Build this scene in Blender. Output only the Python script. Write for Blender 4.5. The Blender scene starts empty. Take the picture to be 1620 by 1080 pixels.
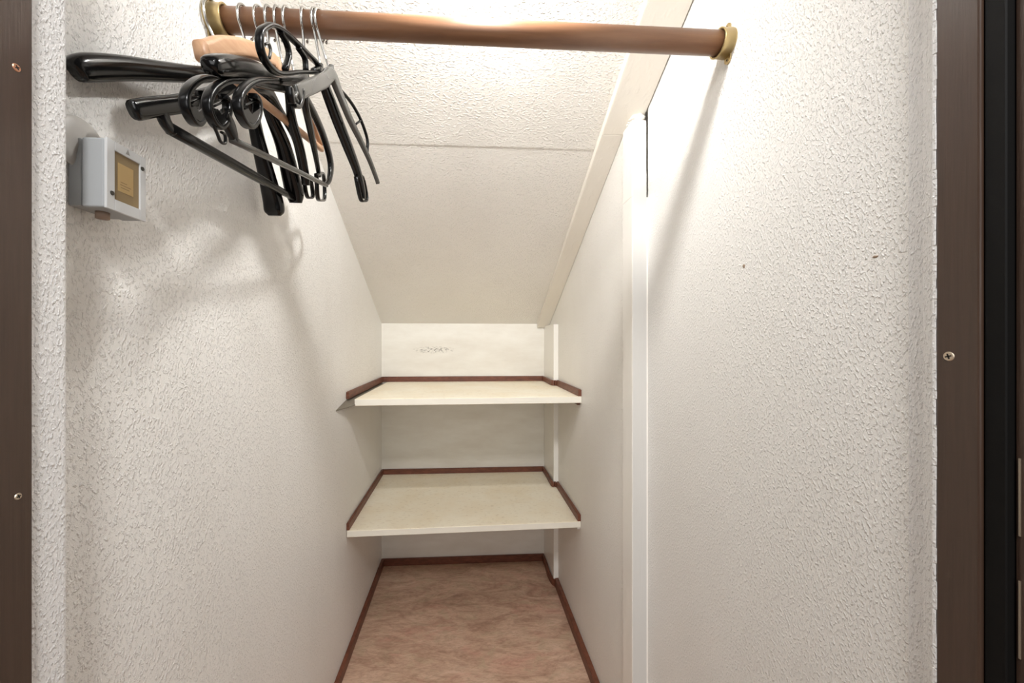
import bpy, bmesh, math, random
from mathutils import Vector, Matrix
random.seed(7)
S = bpy.context.scene
COL = S.collection

# ------------------------------------------------------------------ camera, world, light, exposure
H = 1.2                                    # lens height above the floor
FPX, CX = 620.0, 772.0                     # focal length in pixels, principal column (of 1620x1080)
TH = math.atan(37 / FPX)
cd = bpy.data.cameras.new('camera'); cam = bpy.data.objects.new('camera', cd); COL.objects.link(cam)
cd.sensor_fit = 'HORIZONTAL'; cd.sensor_width = 36; cd.lens = 36 * FPX / 1620
cd.shift_x = (810 - CX) / 1620; cd.clip_start = 0.02
cam.location = (0, 0, H); cam.rotation_euler = (math.pi / 2, 0, -TH)
S.camera = cam

w = bpy.data.worlds.new('world'); S.world = w; w.use_nodes = True
w.node_tree.nodes['Background'].inputs[0].default_value = (1.0, 0.97, 0.94, 1)
w.node_tree.nodes['Background'].inputs[1].default_value = 0.08

def area(name, loc, rot, size, power, col):
    l = bpy.data.lights.new(name, 'AREA'); l.size = size; l.energy = power; l.color = col
    o = bpy.data.objects.new(name, l); o.location = loc; o.rotation_euler = rot; COL.objects.link(o); return o
area('hall_light', (0.1, -0.8, 2.5), (math.radians(40), 0, 0), 0.3, 19.0, (1.0, 0.99, 0.98))
area('front_fill', (0.0, -1.6, 1.5), (math.radians(90), 0, 0), 1.2, 10.0, (1.0, 1.0, 1.0))  # added soft fill from behind the camera, not a known window
LAMP = (0.04, 0.565, H + 0.785)              # the closet's own little lamp, above the opening
LAMP_STRENGTH = 440.0

S.view_settings.view_transform = 'Standard'; S.view_settings.look = 'None'
S.view_settings.exposure = 0.45; S.view_settings.gamma = 1.0; S.view_settings.use_curve_mapping = False

# ------------------------------------------------------------------ materials
def srgb(r, g, b):
    f = lambda c: (c / 255 / 12.92) if c / 255 <= .04045 else ((c / 255 + .055) / 1.055) ** 2.4
    return (f(r), f(g), f(b), 1)
def mat(name, col, rough=.5, metal=0.0, spec=.5, coat=0.0):
    m = bpy.data.materials.new(name); m.use_nodes = True
    b = m.node_tree.nodes['Principled BSDF']
    b.inputs['Base Color'].default_value = col; b.inputs['Roughness'].default_value = rough
    b.inputs['Metallic'].default_value = metal; b.inputs['Specular IOR Level'].default_value = spec
    b.inputs['Coat Weight'].default_value = coat; b.inputs['Coat Roughness'].default_value = .15
    return m
class G:                                    # tiny node helper
    def __init__(s, m): s.t = m.node_tree; s.b = s.t.nodes['Principled BSDF']
    def n(s, typ, **k):
        nd = s.t.nodes.new(typ)
        for a, v in k.items():
            if a.startswith('i_'): nd.inputs[a[2:].replace('_', ' ')].default_value = v
            else: setattr(nd, a, v)
        return nd
    def l(s, a, b): s.t.links.new(a, b)
    def coords(s, scale=(1, 1, 1), rot=(0, 0, 0)):
        tc = s.n('ShaderNodeTexCoord'); mp = s.n('ShaderNodeMapping')
        mp.inputs['Scale'].default_value = scale; mp.inputs['Rotation'].default_value = rot
        s.l(tc.outputs['Object'], mp.inputs['Vector']); return mp.outputs['Vector']
    def ramp(s, fac, stops, interp='LINEAR'):
        r = s.n('ShaderNodeValToRGB'); r.color_ramp.interpolation = interp
        e = r.color_ramp.elements
        while len(e) < len(stops): e.new(.5)
        for x, (p, c) in zip(e, stops): x.position = p; x.color = c if len(c) == 4 else (*c, 1)
        s.l(fac, r.inputs['Fac']); return r.outputs['Color']
    def mix(s, fac, a, b, blend='MIX'):
        m = s.n('ShaderNodeMix', data_type='RGBA', blend_type=blend)
        for sock, v in ((m.inputs[0], fac), (m.inputs[6], a), (m.inputs[7], b)):
            if hasattr(v, 'is_output'): s.l(v, sock)
            else: sock.default_value = v
        return m.outputs[2]
    def noise(s, vec, scale, detail=2, rough=.5, dist=0):
        nd = s.n('ShaderNodeTexNoise', i_Scale=scale, i_Detail=detail, i_Roughness=rough, i_Distortion=dist)
        s.l(vec, nd.inputs['Vector']); return nd.outputs['Fac']
    def bump(s, h, strength, dist):
        b = s.n('ShaderNodeBump', i_Strength=strength, i_Distance=dist)
        s.l(h, b.inputs['Height']); s.l(b.outputs['Normal'], s.b.inputs['Normal']); return b
    def color(s, c): s.l(c, s.b.inputs['Base Color'])

def plaster(name, col, stretch, rot, strength, scale=95, rough=.42, dirt=(.96, .955, .945, 1)):
    m = mat(name, col, rough, spec=.42); g = G(m)
    v = g.coords(stretch, rot)
    a = g.ramp(g.noise(v, scale, 2, .5, 0), [(.46, (0, 0, 0)), (.78, (1, 1, 1))], 'EASE')
    b = g.noise(v, scale * 2.6, 2, .5)
    h = g.mix(.22, a, b)
    g.bump(h, strength, .0030)
    big = g.ramp(g.noise(g.coords((1, 1, .45)), 2.6, 3, .6), [(.35, dirt), (.62, (1, 1, 1, 1))])
    g.color(g.mix(1.0, col, big, 'MULTIPLY'))
    return m
WHITE = srgb(246, 244, 240)
M_wall = plaster('rough_white_plaster', WHITE, (1, 1, .66), (math.radians(38), 0, 0), .72, 300)
M_wall_soft = plaster('fine_white_plaster', srgb(246, 243, 237), (1, 1, .8), (0, 0, 0), .85, 250)
M_ret = plaster('cool_white_plaster', srgb(240, 239, 238), (1, 1, .6), (math.radians(-30), 0, 0), .6, 380)
M_ceil = plaster('ceiling_plaster', srgb(244, 240, 233), (.62, 1, 1), (0, 0, 0), .95, 240)
M_strip = plaster('painted_board', srgb(240, 234, 223), (1, .35, 1), (0, 0, 0), .25, 60)
M_paint = plaster('white_paint', srgb(246, 243, 237), (1, 1, .1), (0, 0, 0), .22, 60, .35)

def back_mat():                             # painted back wall with one smear of mould
    m = mat('back_wall_paint', srgb(236, 230, 218), .45); g = G(m)
    tc = g.n('ShaderNodeTexCoord')
    mp = g.n('ShaderNodeMapping'); mp.inputs['Location'].default_value = (.165 * 8, 0, -1.155 * 45)
    mp.inputs['Scale'].default_value = (8, 0, 45)
    g.l(tc.outputs['Object'], mp.inputs['Vector'])
    ln = g.n('ShaderNodeVectorMath', operation='LENGTH'); g.l(mp.outputs['Vector'], ln.inputs[0])
    near = g.ramp(ln.outputs['Value'], [(.25, (1, 1, 1)), (1.0, (0, 0, 0))])
    sp = g.ramp(g.noise(g.coords((1, 1, 2.2)), 75, 5, .7, .5), [(.50, (0, 0, 0)), (.60, (1, 1, 1))])
    f = g.mix(1.0, near, sp, 'MULTIPLY')
    soft = g.ramp(g.noise(g.coords((1, 1, 3)), 5, 4, .6), [(.3, srgb(230, 225, 215)), (.65, srgb(240, 237, 229))])
    g.color(g.mix(f, soft, srgb(84, 76, 64)))
    g.bump(g.noise(g.coords((.5, 1, 2)), 60, 3), .2, .002)
    return m
M_back = back_mat()

def wood(name, c1, c2, stretch, scale, rough, coat=0.0, bump=.12):
    m = mat(name, c1, rough, coat=coat); g = G(m); v = g.coords(stretch)
    g.color(g.ramp(g.noise(v, scale, 4, .6, .4), [(.32, c1), (.68, c2)]))
    g.bump(g.noise(v, scale * 2.5, 3), bump, .0012)
    return m
M_rod = wood('rod_wood', srgb(116, 80, 56), srgb(134, 97, 70), (1.2, 14, 14), 5, .38)
M_trim = wood('red_brown_wood', srgb(92, 52, 36), srgb(124, 74, 54), (3, 3, 14), 9, .45)
M_jamb = wood('brown_painted_frame', srgb(66, 49, 39), srgb(74, 56, 45), (30, 30, 1.2), 7, .36, .05, .18)
M_hang_wood = wood('beech_hanger', srgb(188, 144, 110), srgb(204, 163, 128), (20, 4, 20), 5, .42)
M_black = mat('glossy_black_plastic', srgb(11, 11, 11), .17, spec=.42)
M_black2 = mat('satin_black_plastic', srgb(14, 14, 14), .24, spec=.40)
M_bar = mat('dark_bar_plate_sheen', srgb(82, 81, 77), .25, spec=.6)  # grey crossbar; on the clip plate this grey paints a light reflection
M_wire = mat('zinc_wire', srgb(190, 188, 184), .22, 1.0)
M_brass = mat('dull_brass', srgb(186, 164, 118), .36, .85)
M_screw = mat('screw_steel', srgb(205, 190, 170), .32, .9)
M_copper = mat('copper_screw', srgb(214, 160, 130), .36, .8)
M_dark = mat('dark_slot', srgb(18, 15, 13), .7)
M_seal = mat('black_rubber', srgb(10, 9, 8), .65, spec=.2)
M_grey = mat('grey_enclosure', srgb(168, 171, 173), .45)
M_cover = mat('white_cover', srgb(208, 209, 209), .42)
M_amber = mat('smoked_amber_window', srgb(140, 118, 82), .22)
M_card = mat('yellowed_card', srgb(184, 154, 102), .5)
M_flap = mat('grey_metal_strip', srgb(128, 120, 108), .5, .2)
M_mark = mat('grey_print', srgb(150, 148, 144), .6)
M_bulb = bpy.data.materials.new('lamp_glass'); M_bulb.use_nodes = True
_b = M_bulb.node_tree.nodes['Principled BSDF']
_b.inputs['Emission Color'].default_value = (1.0, .992, .975, 1); _b.inputs['Emission Strength'].default_value = LAMP_STRENGTH

def shelf_mat():
    m = mat('cream_shelf_board', srgb(236, 228, 206), .45); g = G(m)
    a = g.ramp(g.noise(g.coords((1, 1, 1)), 5, 4, .65), [(.3, srgb(246, 233, 206)), (.6, srgb(252, 244, 224))])
    sp = g.ramp(g.noise(g.coords((1, 2, 1)), 55, 3), [(.30, (0, 0, 0)), (.42, (1, 1, 1))])
    g.color(g.mix(sp, g.mix(.35, a, srgb(196, 178, 146)), a))
    g.bump(g.noise(g.coords(), 90, 2), .08, .001); return m
M_shelf = shelf_mat()
M_edge = mat('white_shelf_edge', srgb(238, 233, 220), .4)

def floor_mat():
    m = mat('marbled_vinyl', srgb(178, 140, 118), .42); g = G(m)
    v = g.coords((2.2, 5.5, 1), (0, 0, .18))
    a = g.ramp(g.noise(v, 2.6, 9, .68, 1.3), [(.28, srgb(150, 118, 100)), (.42, srgb(184, 150, 128)), (.55, srgb(204, 172, 149)), (.70, srgb(218, 190, 169))])
    p = g.ramp(g.noise(g.coords((2, 4, 1), (0, 0, -.2)), 2.2, 5, .6, 1.0), [(.54, (0, 0, 0)), (.72, (1, 1, 1))])
    c = g.mix(g.mix(.5, (0, 0, 0, 1), p), a, srgb(208, 148, 132))
    q = g.ramp(g.noise(g.coords((3, 5, 1), (0, 0, .5)), 3.1, 5, .6, .8), [(.5, (0, 0, 0)), (.66, (1, 1, 1))])
    c = g.mix(g.mix(.55, (0, 0, 0, 1), q), c, srgb(186, 166, 138))
    f = g.ramp(g.noise(g.coords((5, 16, 1), (0, 0, .35)), 4, 8, .7, 2.0), [(.40, (.74, .70, .68)), (.54, (1, 1, 1))])
    g.color(g.mix(.75, c, f, 'MULTIPLY')); g.bump(g.noise(g.coords(), 160, 2), .05, .001); return m
M_floor = floor_mat()

# ------------------------------------------------------------------ mesh helpers
def link(name, bm, m, parent=None, smooth=False):
    me = bpy.data.meshes.new(name); bmesh.ops.recalc_face_normals(bm, faces=bm.faces); bm.to_mesh(me); bm.free()
    if m: me.materials.append(m)
    for p in me.polygons: p.use_smooth = smooth
    o = bpy.data.objects.new(name, me); COL.objects.link(o)
    if parent: o.parent = parent; o.matrix_parent_inverse = Matrix.Translation(-Vector(parent.location))
    return o
def empty(name, loc):
    o = bpy.data.objects.new(name, None); o.location = loc; o.empty_display_size = .05; COL.objects.link(o); return o
def tag(o, label=None, cat=None, group=None, kind=None):
    for k, v in (('label', label), ('category', cat), ('group', group), ('kind', kind)):
        if v: o[k] = v
    return o
def thing(name, loc, label, cat, group=None): return tag(empty(name, loc), label, cat, group)
def struct(o): return tag(o, kind='structure')
def bx(bm, x0, x1, y0, y1, z0, z1, bev=0, seg=1):
    r = bmesh.ops.create_cube(bm, size=1); vs = r['verts']
    for v in vs: v.co = Vector(((x0 + x1) / 2 + v.co.x * (x1 - x0), (y0 + y1) / 2 + v.co.y * (y1 - y0), (z0 + z1) / 2 + v.co.z * (z1 - z0)))
    if bev:
        es = list({e for v in vs for e in v.link_edges})
        bmesh.ops.bevel(bm, geom=es, offset=bev, segments=seg, profile=.5, affect='EDGES')
    return bm
def box(name, m, x0, x1, y0, y1, z0, z1, parent=None, bev=0, seg=1):
    return link(name, bx(bmesh.new(), x0, x1, y0, y1, z0, z1, bev, seg), m, parent)
def prism(bm, poly, axis, a, b):            # extrude a 2-D polygon along axis from a to b; poly in the other two axes, in order
    def P(u, v, t): return {'x': (t, u, v), 'y': (u, t, v), 'z': (u, v, t)}[axis]
    A = [bm.verts.new(P(u, v, a)) for u, v in poly]; B = [bm.verts.new(P(u, v, b)) for u, v in poly]
    n = len(poly); bm.faces.new(A); bm.faces.new(B[::-1])
    for i in range(n): bm.faces.new((A[i], B[i], B[(i + 1) % n], A[(i + 1) % n]))
    return bm
def cyl(bm, c, axis, r, h, seg=24, r2=None):
    d = Vector(axis).normalized(); q = Vector((0, 0, 1)).rotation_difference(d).to_matrix().to_4x4()
    bmesh.ops.create_cone(bm, cap_ends=True, segments=seg, radius1=r, radius2=r if r2 is None else r2, depth=h, matrix=Matrix.Translation(Vector(c)) @ q)
    return bm
def catmull(P, n):
    P = [Vector(p) for p in P]
    if len(P) < 3: return [P[0].lerp(P[-1], i / n) for i in range(n + 1)]
    Q = [2 * P[0] - P[1]] + P + [2 * P[-1] - P[-2]]; out = []
    for i in range(1, len(Q) - 2):
        for k in range(n):
            t = k / n; a, b, c, d = Q[i - 1], Q[i], Q[i + 1], Q[i + 2]
            out.append(.5 * (2 * b + (c - a) * t + (2 * a - 5 * b + 4 * c - d) * t * t + (3 * b - a - 3 * c + d) * t ** 3))
    return out + [P[-1]]
def sweep(bm, pts, ab, side, sub=5, seg=12, pw=2.6, closed=False):
    """a rounded bar through pts; ab = (half width along side, half height) per point; side = the horizontal normal of the bar's plane"""
    n = len(pts)
    if not isinstance(ab, list): ab = [ab] * n
    full = [Vector((*p, )) for p in pts]
    if closed: full = full + [full[0]]; ab = ab + [ab[0]]
    path = catmull(full, sub); sz = catmull([(a, b, 0) for a, b in ab], sub)
    if closed: path = path[:-1]; sz = sz[:-1]
    side = Vector(side).normalized(); rings = []
    N = len(path)
    for i, p in enumerate(path):
        q0 = path[i - 1] if (i or closed) else p; q1 = path[(i + 1) % N] if (i < N - 1 or closed) else p
        t = (q1 - q0).normalized(); sd = (side - t * side.dot(t)).normalized(); up = t.cross(sd)
        ring = []
        for k in range(seg):
            an = 2 * math.pi * (k + .5) / seg; c, s_ = math.cos(an), math.sin(an)
            e = 2 / pw
            ring.append(bm.verts.new(p + sd * (math.copysign(abs(c) ** e, c) * max(sz[i].x, 2e-4)) + up * (math.copysign(abs(s_) ** e, s_) * max(sz[i].y, 2e-4))))
        rings.append(ring)
    for i in range(N if closed else N - 1):
        A, B = rings[i], rings[(i + 1) % N]
        for k in range(seg): bm.faces.new((A[k], A[(k + 1) % seg], B[(k + 1) % seg], B[k]))
    if not closed: bm.faces.new(rings[0][::-1]); bm.faces.new(rings[-1])
    return bm

# a sight line of the photograph met with an upright plane of the room
def ray(px, py):
    u = (px - CX) / FPX; s, c = math.sin(TH), math.cos(TH)
    return Vector((s + u * c, c - u * s, (540 - py) / FPX))
def at_y(px, py, Y): r = ray(px, py); return r * (Y / r.y) + Vector((0, 0, H))
def at_x(px, py, X): r = ray(px, py); return r * (X / r.x) + Vector((0, 0, H))
def at_plane(px, py, p0, p1):               # upright plane through two plan points
    r = ray(px, py); nx, ny = p1[1] - p0[1], -(p1[0] - p0[0])
    k = (p0[0] * nx + p0[1] * ny) / (r.x * nx + r.y * ny)
    return r * k + Vector((0, 0, H))

# ------------------------------------------------------------------ the room shell
XL, XR, XF, YB = -.445, .460, .500, 2.135   # left wall, right wall behind the post, right wall in front of it, back wall
def ceil_z(Y): return H + .105 + .515 * (2.12 - Y)
YT = .40                                    # inner side of the wall over the door
struct(box('floor', M_floor, -1.3, 1.3, -1.5, YB + .1, -.05, 0))
def side_poly(y0, y1, e=.03): return [(y0, 0), (y1, 0), (y1, ceil_z(y1) + e), (y0, ceil_z(y0) + e)]
struct(link('wall_left', prism(bmesh.new(), side_poly(.385, YB + .1), 'x', XL - .08, XL), M_wall))
wr = struct(link('wall_right', prism(bmesh.new(), side_poly(.385, 1.043), 'x', XF, XF + .08), M_wall))
rear = link('rear_wall_section', prism(bmesh.new(), side_poly(1.108, YB + .1), 'x', XR, XR + .12), M_wall_soft, wr)
for (px, py, a, b) in ((1177, 421, .0030, .0036), (1385, 406, .0036, .0014)):   # chips in the plaster
    p = at_x(px, py, XF); bm = bmesh.new(); bmesh.ops.create_icosphere(bm, subdivisions=2, radius=1)
    for v in bm.verts: v.co = Vector((p.x + v.co.x * .0012, p.y + v.co.y * a * (1 + .3 * math.sin(5 * v.co.z)), p.z + v.co.z * b * (1 + .25 * math.sin(7 * v.co.y))))
    tag(link('plaster_chip', bm, mat('chip_brown', srgb(150, 128, 106), .8), wr, True), 'small brown chip in the white plaster')
struct(box('wall_back', M_back, XL - .02, XR + .02, YB, YB + .08, 0, ceil_z(YB) + .12))

# sloping ceiling: two boards meeting in a seam
ce = struct(empty('ceiling', (0, 1.2, ceil_z(1.2))))
def slab(name, m, x0, x1, y0, y1, t, drop, parent, bev=.0):
    bm = prism(bmesh.new(), [(y0, ceil_z(y0) - drop), (y1, ceil_z(y1) - drop), (y1, ceil_z(y1) + t), (y0, ceil_z(y0) + t)], 'x', x0, x1)
    if bev: bmesh.ops.bevel(bm, geom=list(bm.edges), offset=bev, segments=2, affect='EDGES')
    return link(name, bm, m, parent)
slab('panel', M_ceil, XL - .06, XF + .06, 1.1806, YB + .1, .04, 0, ce)
slab('panel', M_ceil, XL - .06, XF + .06, .37, 1.180, .04, .0013, ce)
# the painted board along the right edge of the slope
struct(slab('trim_1', M_strip, .397, XR - .0005, 1.11, 2.128, 0, .027, None, .0015))
tp = slab('front_length', M_strip, .397, XF - .0025, .42, 1.1100, 0, .027, bpy.data.objects['trim_1'], .0015)

# post on the right wall, with the open crack beside it
post = struct(empty('trim_2', (.478, 1.075, 0)))
zt = ceil_z(1.075) - .027
def post_box(name, x0, x1, z0, z1, bev=.002):
    return box(name, M_paint, x0, x1, 1.043, 1.1075, z0, z1, post, bev, 2)
post_box('post_shaft', .456, XF + .02, 0, H + .395, .0015)
post_box('post_top', .456, XF - .0040, H + .395, zt - .012, .0022)
M_face = plaster('greyed_post_face', srgb(212, 210, 206), (1, 1, .1), (0, 0, 0), .2, 60, .35)
box('post_face', M_face, .4572, XF - .0045, 1.0418, 1.0432, 0, H + .46, post)
bm = bmesh.new()                            # clot of filler and flaking paint at the top
bmesh.ops.create_icosphere(bm, subdivisions=4, radius=1)
for v in bm.verts:
    n_ = 1 + .22 * math.sin(9 * v.co.x + 3 * v.co.z) * math.sin(8 * v.co.z + 2 * v.co.y)
    n_ += random.uniform(-.10, .10); v.co = Vector((.477 + v.co.x * .0215 * n_, 1.070 + v.co.y * .034, zt - .003 + v.co.z * .0135 * n_))
link('filler', bm, M_paint, post)
# boxed-in stud by the back corner
bm = bmesh.new()
bx(bm, .437, XR + .002, 1.905, YB - .001, 0.002, H + .085, .0025, 2)
struct(link('trim_3', bm, M_paint))

# plaster returns beside the door frame
def rounded_return(name, x_in, x_out, y0, y1, m):
    s = 1 if x_in < x_out else -1; r = .006
    poly = [(x_out, y0), (x_in, y0)] + [(x_in + s * (r - r * math.cos(a)), y1 - r + r * math.sin(a)) for a in [i * math.pi / 12 for i in range(7)]] + [(x_out, y1)]
    return struct(link(name, prism(bmesh.new(), poly, 'z', 0, ceil_z(y1) - .01), m))
ys_l = at_x(110, 500, -.410).y; yj_l = at_x(52, 500, -.405).y
rounded_return('trim_4', -.410, XL - .02, yj_l - .003, ys_l, M_ret)
ys_r = at_x(1455, 500, .4985).y; yj_r = at_x(1483, 500, .489).y
bm = prism(bmesh.new(), [(.489, yj_r - .004), (.492, yj_r + .004), (.4985, ys_r - .003), (.500, ys_r + .012), (.56, ys_r + .012), (.56, yj_r - .004)], 'z', 0, 2.15)
struct(link('trim_5', bm, M_ret))
# ragged paint edge beside the right jamb
bm = bmesh.new(); z = 0.02
while z < 2.05:
    h = random.uniform(.006, .030); o_ = random.uniform(-.0002, .0009)
    bx(bm, .4868, .4895, yj_r - .0008 + o_, yj_r + .0030, z, z + h, .0003); z += h * random.uniform(.98, 1.1)
link('paint_edge', bm, M_ret, bpy.data.objects['trim_5'])

# wall over and beside the opening, hall side
hw = struct(empty('wall_front', (0, .35, 2.2)))
box('lintel', M_wall_soft, -1.3, 1.3, .28, YT, 2.135, 2.62, hw)
box('wall_pier', M_wall_soft, -1.3, -.52, .28, .385, 0, 2.135, hw)
box('wall_pier', M_wall_soft, .60, 1.3, .28, .385, 0, 2.135, hw)

# door frame
def screw(parent, c, n, r, m):
    bm = bmesh.new(); n = Vector(n)
    cyl(bm, Vector(c) + n * .0002, n, r, .0010, 24, r * .82)
    s = link('screw', bm, m, parent)
    q = Vector((0, 0, 1)).rotation_difference(n).to_matrix().to_4x4()
    a0 = random.uniform(.2, .9)
    bm = bmesh.new()
    for k in range(2):
        b2 = bmesh.ops.create_cube(bm, size=1)['verts']
        R = Matrix.Translation(Vector(c) + n * .0007) @ q @ Matrix.Rotation(a0 + k * math.pi / 2, 4, 'Z')
        for v in b2: v.co = R @ Vector((v.co.x * r * 1.05, v.co.y * r * .26, v.co.z * .0006))
    link('screw_slot', bm, M_dark, s)
    return s
d = struct(empty('door_1', (0, .36, 0)))
lj = box('frame_jamb', M_jamb, -.52, -.405, .27, yj_l, 0, 2.135, d, .0015, 2)
y50 = at_x(1550, 500, .487).y
rj = box('frame_jamb', M_jamb, .487, .60, y50, yj_r, 0, 2.135, d, .0018, 2)
box('frame_head', M_jamb, -.405, .487, y50, .38, 2.095, 2.135, d, .0015)
y05 = at_x(1605, 500, .4985).y
box('rubber_seal', M_seal, .4905, .53, y05, y50 - .0005, 0, 2.135, d, .001)
oj = box('frame_rebate', M_jamb, .4985, .60, .26, y05 - .0003, 0, 2.135, d, .001)
for z0, z1 in ((H - .175, H - .105), (H - .285, H - .215)):
    box('strike_plate', M_screw, .4975, .4990, y05 - .0045, y05 - .0030, z0, z1, d)
screw(lj, at_x(26, 107, -.405), (1, 0, 0), .0036, M_copper)
screw(lj, at_x(28.5, 785, -.405), (1, 0, 0), .0032, M_screw)
screw(rj, at_x(1501, 563.5, .487), (-1, 0, 0), .0050, M_screw)

# skirting
def skirt(name, poly, z=.036):
    bm = prism(bmesh.new(), poly, 'z', .0005, z)
    bmesh.ops.bevel(bm, geom=[e for e in bm.edges if all(v.co.z > z - .001 for v in e.verts)], offset=.002, segments=2, affect='EDGES')
    return struct(link(name, bm, M_trim))
skirt('baseboard_left', [(XL, .45), (XL + .014, .45), (XL + .014, YB - .013), (XL, YB - .0)])
skirt('baseboard_back', [(XL, YB), (XL + .0135, YB - .0135), (.424, YB - .0135), (.4365, YB)])
skirt('baseboard_right', [(XR, 1.109), (XR - .018, 1.109), (XR - .018, 1.90), (XR, 1.9045)], .040)
# crooked end of the skirting against the stud
bm = bmesh.new()
sweep(bm, [(.430, YB - .016, .018), (.431, 2.05, .018), (.427, 1.985, .017), (.432, 1.925, .016), (.444, 1.898, .017)], (.0065, .0175), (1, 0, 0), 4, 8, 5)
tag(link('crooked_piece', bm, M_trim, bpy.data.objects['baseboard_right']))

# ------------------------------------------------------------------ shelves
def shelf(name, zt_, th, x0, yl, yr, label, left_gap):
    t = thing(name, ((x0 + XR) / 2, 1.8, zt_ - th), label, 'shelf', None)
    bm = bmesh.new()
    poly = [(x0, yl), (XR - .001, yr), (XR - .001, 1.900), (.434, 1.900), (.434, YB - .001), (x0, YB - .001)]
    prism(bm, poly, 'z', zt_ - th, zt_)
    bmesh.ops.bevel(bm, geom=[e for e in bm.edges], offset=.0012, segments=1, affect='EDGES')
    bd = link('board', bm, M_shelf, t)
    ed = link('front_edge', prism(bmesh.new(), [(x0 + .001, yl - .0012), (XR - .0015, yr - .0012), (XR - .0015, yr + .0002), (x0 + .001, yl + .0002)], 'z', zt_ - th + .0015, zt_ - .0015), M_edge, bd)
    hgt, tk = .027, .011
    def strip(poly, z0=zt_ + .0003):
        b = prism(bmesh.new(), poly, 'z', z0, z0 + hgt)
        bmesh.ops.bevel(b, geom=[e for e in b.edges if all(v.co.z > z0 + hgt - .001 for v in e.verts)], offset=.002, segments=2, affect='EDGES')
        return link('edge_strip', b, M_trim, t)
    strip([(XL + .0005, yl + .004), (XL + tk, yl + .004), (XL + tk, YB - tk), (XL + .0005, YB - .001)])
    strip([(XL + .0008, YB - .0005), (XL + tk + .0003, YB - tk + .0003), (.424, YB - tk + .0003), (.4365, YB - .0005)])
    strip([(XR - .0005, yr + .002), (XR - tk - .002, yr + .002), (XR - tk - .002, 1.893), (XR - .0005, 1.900)])
    b = bmesh.new()                         # bent piece around the stud
    sweep(b, [(.430, YB - .013, zt_ + hgt / 2), (.4305, 2.03, zt_ + hgt / 2), (.428, 1.935, zt_ + hgt / 2), (.431, 1.899, zt_ + hgt / 2), (.446, 1.8965, zt_ + hgt / 2)],
          (.0052, hgt / 2 - .0005), (1, 0, 0), 5, 8, 6)
    link('edge_strip', b, M_trim, t)
    return t
s1 = shelf('shelf', H - .216, .026, -.412, 1.497, 1.517, 'upper cream shelf in the back, level with the stained white wall', True)
s2 = shelf('shelf', H - .712, .024, XL + .003, 1.502, 1.526, 'lower cream shelf at the back, just above the floor', False)
# grey metal ledge in the gap at the upper shelf's left end
zl = H - .218
bm = bmesh.new()
P = [(XL + .0005, 1.385, zl - .020), (XL + .036, 1.493, zl - .018), (XL + .032, YB - .02, zl - .012), (XL + .0005, YB - .02, zl - .002), (XL + .0005, 1.50, zl - .002)]
A = [bm.verts.new(p) for p in P]; B = [bm.verts.new((p[0], p[1], p[2] - .004)) for p in P]
bm.faces.new(A); bm.faces.new(B[::-1])
for i in range(5): bm.faces.new((A[i], B[i], B[(i + 1) % 5], A[(i + 1) % 5]))
tag(link('support_ledge', bm, M_flap, s1), 'bent grey metal strip')
for z_ in (H - .216 - .026, H - .712 - .024):   # right-hand bearer screws' little block under each shelf
    box('support_block', M_trim if z_ > .8 else M_paint, XR - .013, XR - .001, 1.535, 1.89, z_ - .010, z_ - .0005, s1 if z_ > .8 else s2, .001)

# ------------------------------------------------------------------ rod and brackets
RY, RR = .715, .0206
RZ0, RZ1 = at_y(337, 31.5, RY).z, at_y(1155, 69.5, RY).z
def rz(x): return RZ0 + (RZ1 - RZ0) * (x - XL) / (XF - XL)
bm = bmesh.new()
cyl(bm, ((XL + XF) / 2, RY, (RZ0 + RZ1) / 2), (XF - XL - .008, 0, RZ1 - RZ0), RR, XF - XL - .008, 40)
tag(link('clothes_rod', bm, M_rod, None, True), 'round brown wooden clothes rod across the top of the closet', 'rod')
for p in bpy.data.objects['clothes_rod'].data.polygons:
    if len(p.vertices) > 4: p.use_smooth = False
def bracket(x, s, zc, L, label):
    t = thing('rod_bracket', (x, RY, zc), label, 'bracket', 'brass rod end brackets')
    bm = bmesh.new(); poly = []             # flange: disc with an ear above and below
    n = 72
    for i in range(n):
        a = 2 * math.pi * i / n; r = .0250
        for ez in (.0295, -.0295):
            dd = math.copysign(1, ez); ca, sa = math.cos(a), math.sin(a) * dd
            disc = (.0295 * sa) ** 2 - (.0295 ** 2 - .0085 ** 2)
            if sa > 0 and disc > 0: r = max(r, .0295 * sa + math.sqrt(disc))
        poly.append((RY + r * math.cos(a), zc + r * math.sin(a)))
    prism(bm, poly, 'x', x + s * .0003, x + s * .0028)
    link('flange', bm, M_brass, t)
    bm = bmesh.new(); seg = 40              # cup around the rod
    prof = [(.0027, .0256), (L - .0035, .0244), (L - .002, .0254), (L - .0003, .0254), (L, .0244), (L - .0003, .0214), (.0040, .0214)]
    rings = [[bm.verts.new((x + s * u, RY + r * math.cos(2 * math.pi * k / seg), zc + r * math.sin(2 * math.pi * k / seg))) for k in range(seg)] for u, r in prof]
    for i in range(len(rings)):
        A, B = rings[i], rings[(i + 1) % len(rings)]
        for k in range(seg): bm.faces.new((A[k], A[(k + 1) % seg], B[(k + 1) % seg], B[k]))
    link('socket', bm, M_brass, t, True)
    for e in (.0315, -.0315): screw(t, (x + s * .0028, RY, zc + e), (s, 0, 0), .0044, M_brass)
bracket(XL, 1, RZ0, .029, 'brass rod bracket on the left wall beside the hangers')
bracket(XF, -1, RZ1, .0225, 'brass rod bracket on the right wall, rod end clear of hangers')

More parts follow.
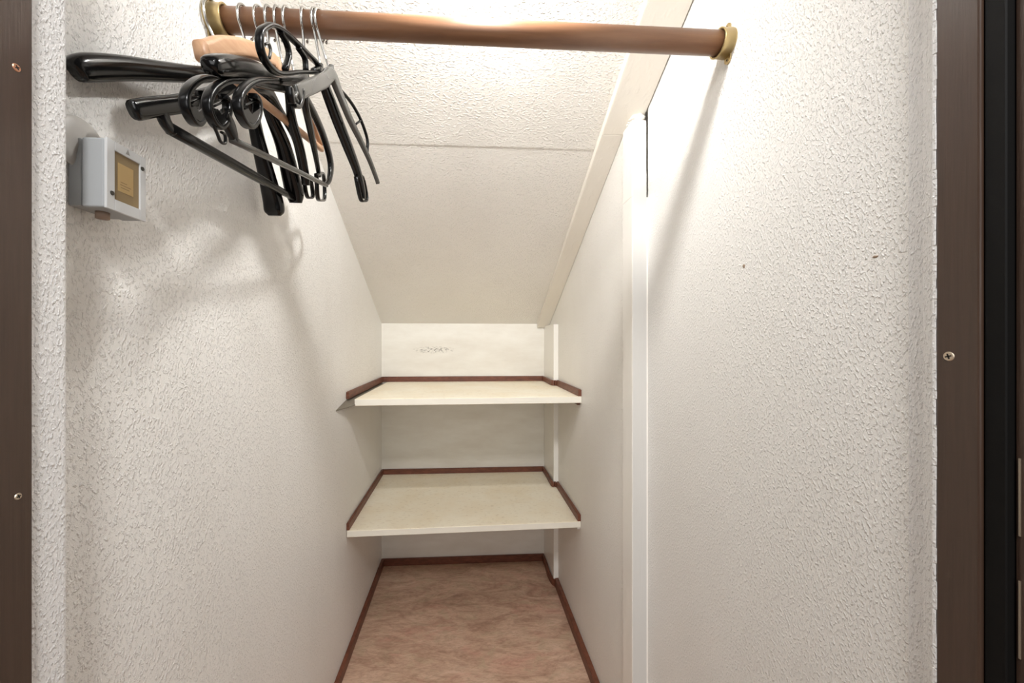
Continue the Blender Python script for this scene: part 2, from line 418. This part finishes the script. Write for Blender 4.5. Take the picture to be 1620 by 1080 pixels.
# ------------------------------------------------------------------ fuse box on the left wall
fx = -.402
p_l = at_x(169, 328, fx); p_r = at_x(231, 346, fx); zt_l = at_x(169, 216, fx).z
y0, y1, z0, z1 = p_l.y, p_r.y, p_l.z, zt_l
fb = thing('fuse_box', (XL, (y0 + y1) / 2, z0), 'small grey fuse box with amber window on the left wall', 'fuse box')
box('back_plate', M_grey, XL + .0003, -.4305, y0 + .0015, y1 - .0015, z0 + .002, z1 - .001, fb, .0015, 2)
box('housing', M_grey, -.4297, fx - .0032, y0 + .0005, y1 - .0005, z0 + .0005, z1 - .0005, fb, .0022, 3)
bm = bmesh.new()
wy0, wy1 = at_x(182, 280, fx).y, at_x(222, 300, fx).y
wz1, wz0 = at_x(182, 238, fx).z, at_x(182, 315, fx).z
for a in ((y0, wy0, z0, z1), (wy1, y1, z0, z1), (wy0, wy1, z0, wz0), (wy0, wy1, wz1, z1)):
    bx(bm, fx - .003, fx, a[0], a[1], a[2], a[3], .0004)
cov = link('cover', bm, M_cover, fb)
win = box('window', M_amber, fx - .0031, fx - .0018, wy0, wy1, wz0, wz1, fb)
dw, dh = wy1 - wy0, wz1 - wz0
box('card', M_card, fx - .0018, fx - .0014, wy0 + .16 * dw, wy0 + .76 * dw, wz0 + .22 * dh, wz0 + .80 * dh, win)
bm = bmesh.new()
for k, (a, b) in enumerate(((.26, .60), (.24, .66), (.25, .50))):
    zc_ = wz0 + (.30 + .055 * k) * dh
    bx(bm, fx - .00135, fx - .00125, wy0 + a * dw, wy0 + b * dw, zc_, zc_ + .0008)
link('printed_lines', bm, M_amber, win)
for px, py in ((177, 305), (225, 267)):
    c = at_x(px, py, fx); bm = bmesh.new(); cyl(bm, (fx + .0003, c.y, c.z), (1, 0, 0), .0026, .0016, 20, .0022)
    link('cover_screw', bm, mat('dark_screw', srgb(62, 60, 54), .5, .3), cov)
c = at_x(202, 241, fx); k = .0028
link('triangle_mark', prism(bmesh.new(), [(c.y - k, c.z - k), (c.y + k, c.z - k), (c.y, c.z + k * 1.2)], 'x', fx - .0002, fx + .0003), M_mark, cov)
bm = bmesh.new(); cyl(bm, (-.424, y0 + .02, z0 - .003), (0, 0, 1), .0065, .008, 20)
tag(link('cable_gland', bm, mat('brown_gland', srgb(150, 128, 112), .6), fb, True))
bm = bmesh.new()                            # rounded cable entry above the box
c = at_x(104, 218, XL + .006)
bmesh.ops.create_uvsphere(bm, u_segments=32, v_segments=16, radius=1)
for v in bm.verts: v.co = Vector((XL + .004 + v.co.x * (.0078 + .0012 * math.sin(7 * v.co.y) * math.sin(9 * v.co.z)), y0 + .012 + v.co.y * .031, z1 - .004 + v.co.z * .030))
tag(link('cable_cover', bm, mat('clouded_cover', srgb(192, 188, 182), .4), fb, True), 'rounded dull white cable cover')

# ------------------------------------------------------------------ lamp of the closet (above the frame's top edge)
lp = thing('spot_lamp', (LAMP[0], LAMP[1], ceil_z(LAMP[1]) - .002), 'small white spot lamp under the top of the sloping ceiling, above the opening', 'lamp')
AX = Vector((0, .80, -.60)).normalized()
bm = bmesh.new(); c0 = Vector(LAMP); seg = 32
q = Vector((0, 0, 1)).rotation_difference(AX).to_matrix()
prof = [(.0, .040), (-.012, .040), (-.050, .020), (-.066, .018), (-.066, .001), (-.063, .001), (-.063, .016), (-.050, .018), (-.012, .038), (.0, .038)]
rings = [[bm.verts.new(c0 + q @ Vector((r * math.cos(2 * math.pi * k / seg), r * math.sin(2 * math.pi * k / seg), u))) for k in range(seg)] for u, r in prof]
for i in range(len(rings)):
    A, B = rings[i], rings[(i + 1) % len(rings)]
    for k in range(seg): bm.faces.new((A[k], A[(k + 1) % seg], B[(k + 1) % seg], B[k]))
link('shade', bm, M_cover, lp, True)
bm = bmesh.new(); cyl(bm, c0 - AX * .006, AX, .036, .005, 32, .036); link('lens', bm, M_bulb, lp)
bm = bmesh.new(); e = c0 - AX * .058
sweep(bm, [e, e + Vector((0, -.012, .05)), Vector((e.x, e.y, ceil_z(e.y) - .01))], (.006, .006), (1, 0, 0), 4, 8, 2); link('stem', bm, M_cover, lp, True)
bm = bmesh.new(); cyl(bm, (e.x, e.y, ceil_z(e.y) - .012), (0, 0, 1), .028, .02, 28); link('mount', bm, M_cover, lp, True)

# ------------------------------------------------------------------ hangers
GRP = 'hangers crowded on the left of the rod'
class Hanger:
    """one hanger on the rod: hx = where its hook sits along the rod, front/rear = plan points its two arms reach"""
    def __init__(s, name, hook_px, neck_px, front, rear, label, wire=.0024, hook_r=.0245):
        s.hx = at_y(hook_px, 50, RY).x
        s.hub = at_y(neck_px[0], neck_px[1], RY)
        s.f = at_y(front[0], 200, front[1]); s.r = at_y(rear[0], 200, rear[1])
        s.t = thing(name, (s.hx, RY, rz(s.hx) + RR), label, 'hanger', GRP)
        s.nf = s._n(s.f, s.hub); s.nr = s._n(s.hub, s.r); s.na = (s.nf + s.nr).normalized()
        s.hook(wire, hook_r)
    def _n(s, a, b): d = Vector((b.x - a.x, b.y - a.y, 0)).normalized(); return Vector((d.y, -d.x, 0))
    def F(s, px, py): return at_plane(px, py, s.f, s.hub)
    def R(s, px, py): return at_plane(px, py, s.hub, s.r)
    def hook(s, wr_, R):
        d = Vector((-s.na.y, s.na.x, 0))   # along the hanger, front to back
        if d.y < 0: d = -d
        c = Vector((s.hx, RY, rz(s.hx) + RR + (.0052 if R > .026 else 0) + wr_ - R))
        P = [s.hub - Vector((0, 0, .004))]
        e = c + Vector((0, 0, -R - .012)); m_ = s.hub.lerp(Vector((s.hx, RY, e.z)), .65)
        P += [s.hub.lerp(m_, .6), m_ ]
        for a in range(235, -46, -20):
            an = math.radians(a); P.append(c + d * (R * math.cos(an)) + Vector((0, 0, R * math.sin(an))))
        bm = bmesh.new(); sweep(bm, P, (wr_, wr_), s.na, 4, 8, 2)
        link('hook', bm, M_wire, s.t, True)
    def bar(s, name, pts, m, side='F', pw=2.8, sub=5, seg=12, closed=False, parent=None):
        f = s.F if side == 'F' else s.R; n = s.nf if side == 'F' else s.nr
        bm = bmesh.new(); P = [f(p[0], p[1]) for p in pts]; ab = [(p[2], p[3]) for p in pts]
        sweep(bm, P, ab, n, sub, seg, pw, closed)
        return link(name, bm, m, parent or s.t, True)
    def body(s, front, rear, m, pw=2.8, name='shoulder_bar'):   # front end ... neck ... rear end, one continuous bar
        P = [s.F(p[0], p[1]) for p in front] + [s.hub] + [s.R(p[0], p[1]) for p in rear]
        ab = [(p[2], p[3]) for p in front] + [(.0065, .011)] + [(p[2], p[3]) for p in rear]
        bm = bmesh.new(); sweep(bm, P, ab, s.na, 6, 14, pw)
        o = link(name, bm, m, s.t, True)
        bm = bmesh.new(); cyl(bm, s.hub + Vector((0, 0, .010)), (0, 0, 1), .0062, .012, 16, .0045)
        link('collar', bm, m, s.t, True)
        return o
    def cross(s, a, b, ab, m, name='crossbar'):
        bm = bmesh.new(); pa, pb = s.F(*a), s.R(*b)
        sweep(bm, [pa, pa.lerp(pb, .5), pb], ab, s.na, 4, 10, 3.5)
        return link(name, bm, m, s.t, True)
    def loop(s, dx, dy, m):                 # curled end with its notch
        pts = [(440, 128), (408, 127), (387, 138), (376.5, 156), (377.5, 175), (386, 193), (395.5, 199.5), (404, 189), (408, 170), (405.5, 157), (400, 151.5)]
        o = s.bar('curled_end', [(x + dx, y + dy, .0058, .0034) for x, y in pts], m, pw=5, seg=12)
        bm = bmesh.new(); n = s.nf
        P = [s.F(x + dx, y + dy) for x, y in ((378, 174), (386, 171), (392, 180), (406, 170), (405, 187), (396, 197), (387, 191))]
        A = [bm.verts.new(p + n * .0050) for p in P]; B = [bm.verts.new(p + n * .0030) for p in P]
        bm.faces.new(A); bm.faces.new(B[::-1])
        for i in range(7): bm.faces.new((A[i], B[i], B[(i + 1) % 7], A[(i + 1) % 7]))
        link('web', bm, m, o)
        s.bar('notch_tooth', [(387 + dx, 172 + dy, .003, .0022), (386 + dx, 180 + dy, .003, .0026), (389 + dx, 187 + dy, .003, .002)], m, parent=o, sub=3, seg=8)
        s.bar('notch_tooth', [(384 + dx, 168 + dy, .0016, .0012), (403 + dx, 159 + dy, .0016, .0012)], m, parent=o, sub=3, seg=8)
        return o
    def slot_end(s, x0, y0_, x1, y1_, hw_, m):   # slotted strap end of an arm
        pts = [(x0 - hw_, y0_), (x1 - hw_, y1_ - 5), (x1, y1_), (x1 + hw_, y1_ - 5), (x0 + hw_, y0_)]
        return s.bar('slotted_end', [(x, y, .0045, .0024) for x, y in pts], m, 'R', 4, 4, 10, True)

# A: thick suit hanger lying along the left wall
h = Hanger('coat_hanger', 341, (368, 112), (118, .462), (434, .865), 'thick glossy black hanger against the left wall, its end farthest left', hook_r=.0290)
h.body([(116, 113, .0055, .008), (122, 110, .010, .0125), (145, 107, .0115, .0145), (200, 108, .0115, .0140), (267, 114, .010, .0125), (325, 118, .008, .0115)],
       [(384, 138, .008, .011), (398, 175, .010, .012), (409, 225, .0125, .012), (424, 285, .017, .013), (432, 318, .020, .014), (434, 334, .020, .012), (434.5, 341, .013, .006)], M_black)
# B: flat ended hanger with the black crossbar
h = Hanger('coat_hanger', 389, (402, 112), (212, .490), (468, .890), 'black hanger with square front end above a long black crossbar')
h.body([(210, 175, .0065, .0095), (216, 174, .007, .0115), (245, 169, .007, .0115), (290, 163, .007, .0115), (340, 148, .007, .011), (378, 126, .006, .010)],
       [(416, 138, .008, .011), (428, 180, .010, .012), (448, 230, .0145, .013), (460, 280, .018, .013), (466, 306, .019, .012), (468, 321, .013, .007)], M_black)
h.bar('bar_socket', [(256, 176, .006, .008), (260, 190, .006, .0078), (268, 203, .006, .0070), (274, 210, .006, .005)], M_black2)
h.cross((268, 203), (466, 314), [(.0065, .0075), (.0065, .0075), (.005, .0058)], M_black2)
# C: wooden hanger
h = Hanger('wooden_hanger', 414, (440, 106), (322, .540), (509, .905), 'pale wooden hanger with wooden crossbar among the black ones', .002)
h.body([(317, 80, .0095, .0126), (322, 82, .0095, .0128), (334, 79, .0093, .0128), (350, 73, .0085, .0125), (378, 74, .0085, .0120), (405, 82, .008, .0115), (430, 94, .007, .011)],
       [(466, 128, .006, .0095), (485, 166, .006, .008), (499, 203, .006, .0068), (508, 228, .006, .0055)], M_hang_wood, 4.5)
h.cross((352, 110), (509, 236), [(.0050, .0062), (.0050, .0064), (.0050, .0060)], M_hang_wood)
# D: broad shouldered hanger just below the wooden one
h = Hanger('coat_hanger', 441, (452, 132), (331, .475), (484, .860), 'broad black hanger, blunt grey shining end just under the wooden hanger')
h.body([(331, 104, .009, .006), (336, 104, .012, .0105), (352, 104, .0135, .0130), (378, 106, .0105, .0135), (405, 112, .0085, .0125), (420, 118, .0070, .011)],
       [(457, 152, .006, .010), (462, 190, .008, .010), (474, 235, .009, .009), (481, 270, .009, .008), (484, 292, .008, .006)], M_black)
# E: leftmost curled end
h = Hanger('coat_hanger', 428, (424, 144), (308, .500), (489, .930), 'black hanger with curled notched end, leftmost of the three curled ends')
h.loop(-84, -4, M_black2)
h.body([(356, 124, .007, .004), (384, 128, .007, .007), (404, 138, .007, .008)],
       [(442, 174, .006, .008), (465, 215, .006, .008), (478, 258, .005, .0065), (484, 282, .0045, .0045)], M_black2)
h.slot_end(485, 280, 490, 313, 5, M_black2)
# F: middle curled end, grey crossbar
h = Hanger('coat_hanger', 457, (468, 139), (348, .495), (520, .885), 'black hanger with flat grey crossbar, middle of the three curled ends')
h.loop(-48, 1, M_black2)
h.body([(392, 129, .007, .004), (420, 133, .007, .007), (442, 137, .007, .008)],
       [(480, 150, .006, .008), (499, 185, .006, .009), (514, 222, .006, .0095), (523, 258, .006, .009), (521, 283, .005, .006), (515, 293, .004, .003)], M_black)
h.bar('bar_socket', [(352, 180, .006, .011), (362, 198, .006, .010), (368, 214, .0055, .007), (371, 224, .005, .004)], M_black2)
h.bar('strap_hook', [(337, 196, .002, .002), (344, 212, .002, .002), (349, 224, .002, .002), (356, 226, .002, .002), (356, 214, .002, .002), (350, 209, .002, .0015)], M_black2, pw=2, seg=8)
h.cross((367, 221), (516, 293), [(.0045, .0042), (.0045, .0042), (.0045, .0042)], M_bar)
# G: nearest curled end
h = Hanger('coat_hanger', 482, (484, 128), (390, .505), (508, .925), 'black hanger with curled notched end, rightmost of the three curled ends')
h.loop(0, 0, M_black2)
h.body([(438, 128, .007, .0045), (455, 128, .007, .0065), (470, 128, .007, .008)],
       [(482, 160, .006, .008), (491, 205, .006, .008), (500, 250, .005, .0065), (505, 278, .0045, .0045)], M_black2)
h.slot_end(506, 276, 508, 317, 5.5, M_black2)
# H: hanger with the big open truss end
h = Hanger('coat_hanger', 503, (507, 116), (408, .520), (575, .900), 'black hanger with large openwork looped end rising before the rod')
o = h.bar('open_frame', [(427, 39, .0055, .0030), (412, 50, .0055, .0032), (412, 78, .0055, .0034), (424, 103, .0055, .0034), (442, 116, .0055, .0034), (472, 114, .0055, .0032), (500, 114, .0055, .003), (506, 106, .0055, .0030), (488, 87, .0055, .0032), (458, 58, .0055, .0032), (440, 44, .0055, .0032)], M_black2, pw=4, sub=5, closed=True)
h.bar('strut', [(443, 50, .0045, .0028), (453, 68, .0045, .0026), (457, 88, .0045, .0026), (451, 110, .0045, .0034)], M_black2, parent=o, pw=4)
h.bar('strut', [(472, 76, .0045, .0028), (482, 92, .0045, .0026), (484, 112, .0045, .003)], M_black2, parent=o, pw=4)
h.bar('strap_hook', [(419, 70, .0022, .0016), (425, 69, .0022, .0018), (428, 80, .0022, .002), (426, 92, .0022, .002)], M_bar, parent=o, pw=2, seg=8)
h.body([(496, 112, .005, .004), (502, 113, .006, .008)],
       [(515, 140, .008, .012), (530, 180, .009, .013), (548, 226, .009, .0125), (564, 268, .008, .011), (572, 298, .0075, .0095), (574, 314, .006, .006)], M_black)
h.slot_end(568, 280, 575, 318, 5, M_black2)
# I: foremost hanger with the clip plate, its light reflection painted as grey
h = Hanger('coat_hanger', 509, (524, 118), (464, .555), (597, .885), 'slim black hanger with flat plate and square clip, farthest right on the rod')
h.body([(470, 147, .003, .0100), (482, 141, .0035, .0105), (500, 133, .004, .0110), (514, 126, .004, .0115)],
       [(536, 145, .0055, .009), (552, 185, .005, .0075), (570, 222, .0045, .006), (584, 252, .004, .0055), (594, 278, .004, .0045), (598, 290, .004, .004)], M_bar, 4.5)
h.bar('clip', [(458, 138, .0045, .005), (459, 150, .005, .0045), (462, 164, .0045, .004)], M_black2, pw=5)
h.bar('clip', [(477, 142, .0045, .0035), (476, 156, .0045, .0035), (472, 168, .004, .003), (464, 166, .004, .003)], M_black2, pw=5)
h.bar('clip_tongue', [(469, 146, .003, .0022), (466, 154, .003, .0025), (470, 160, .003, .002)], M_bar, pw=3, seg=8)
h.bar('bow', [(537, 140, .003, .0026), (556, 163, .003, .0026), (571, 190, .003, .0026), (581, 220, .003, .0026), (581, 240, .003, .0026)], M_black2, 'R', 3)
h.bar('bow_bridge', [(562, 197, .0026, .002), (571, 190, .0026, .002)], M_black2, 'R', 2, seg=8)
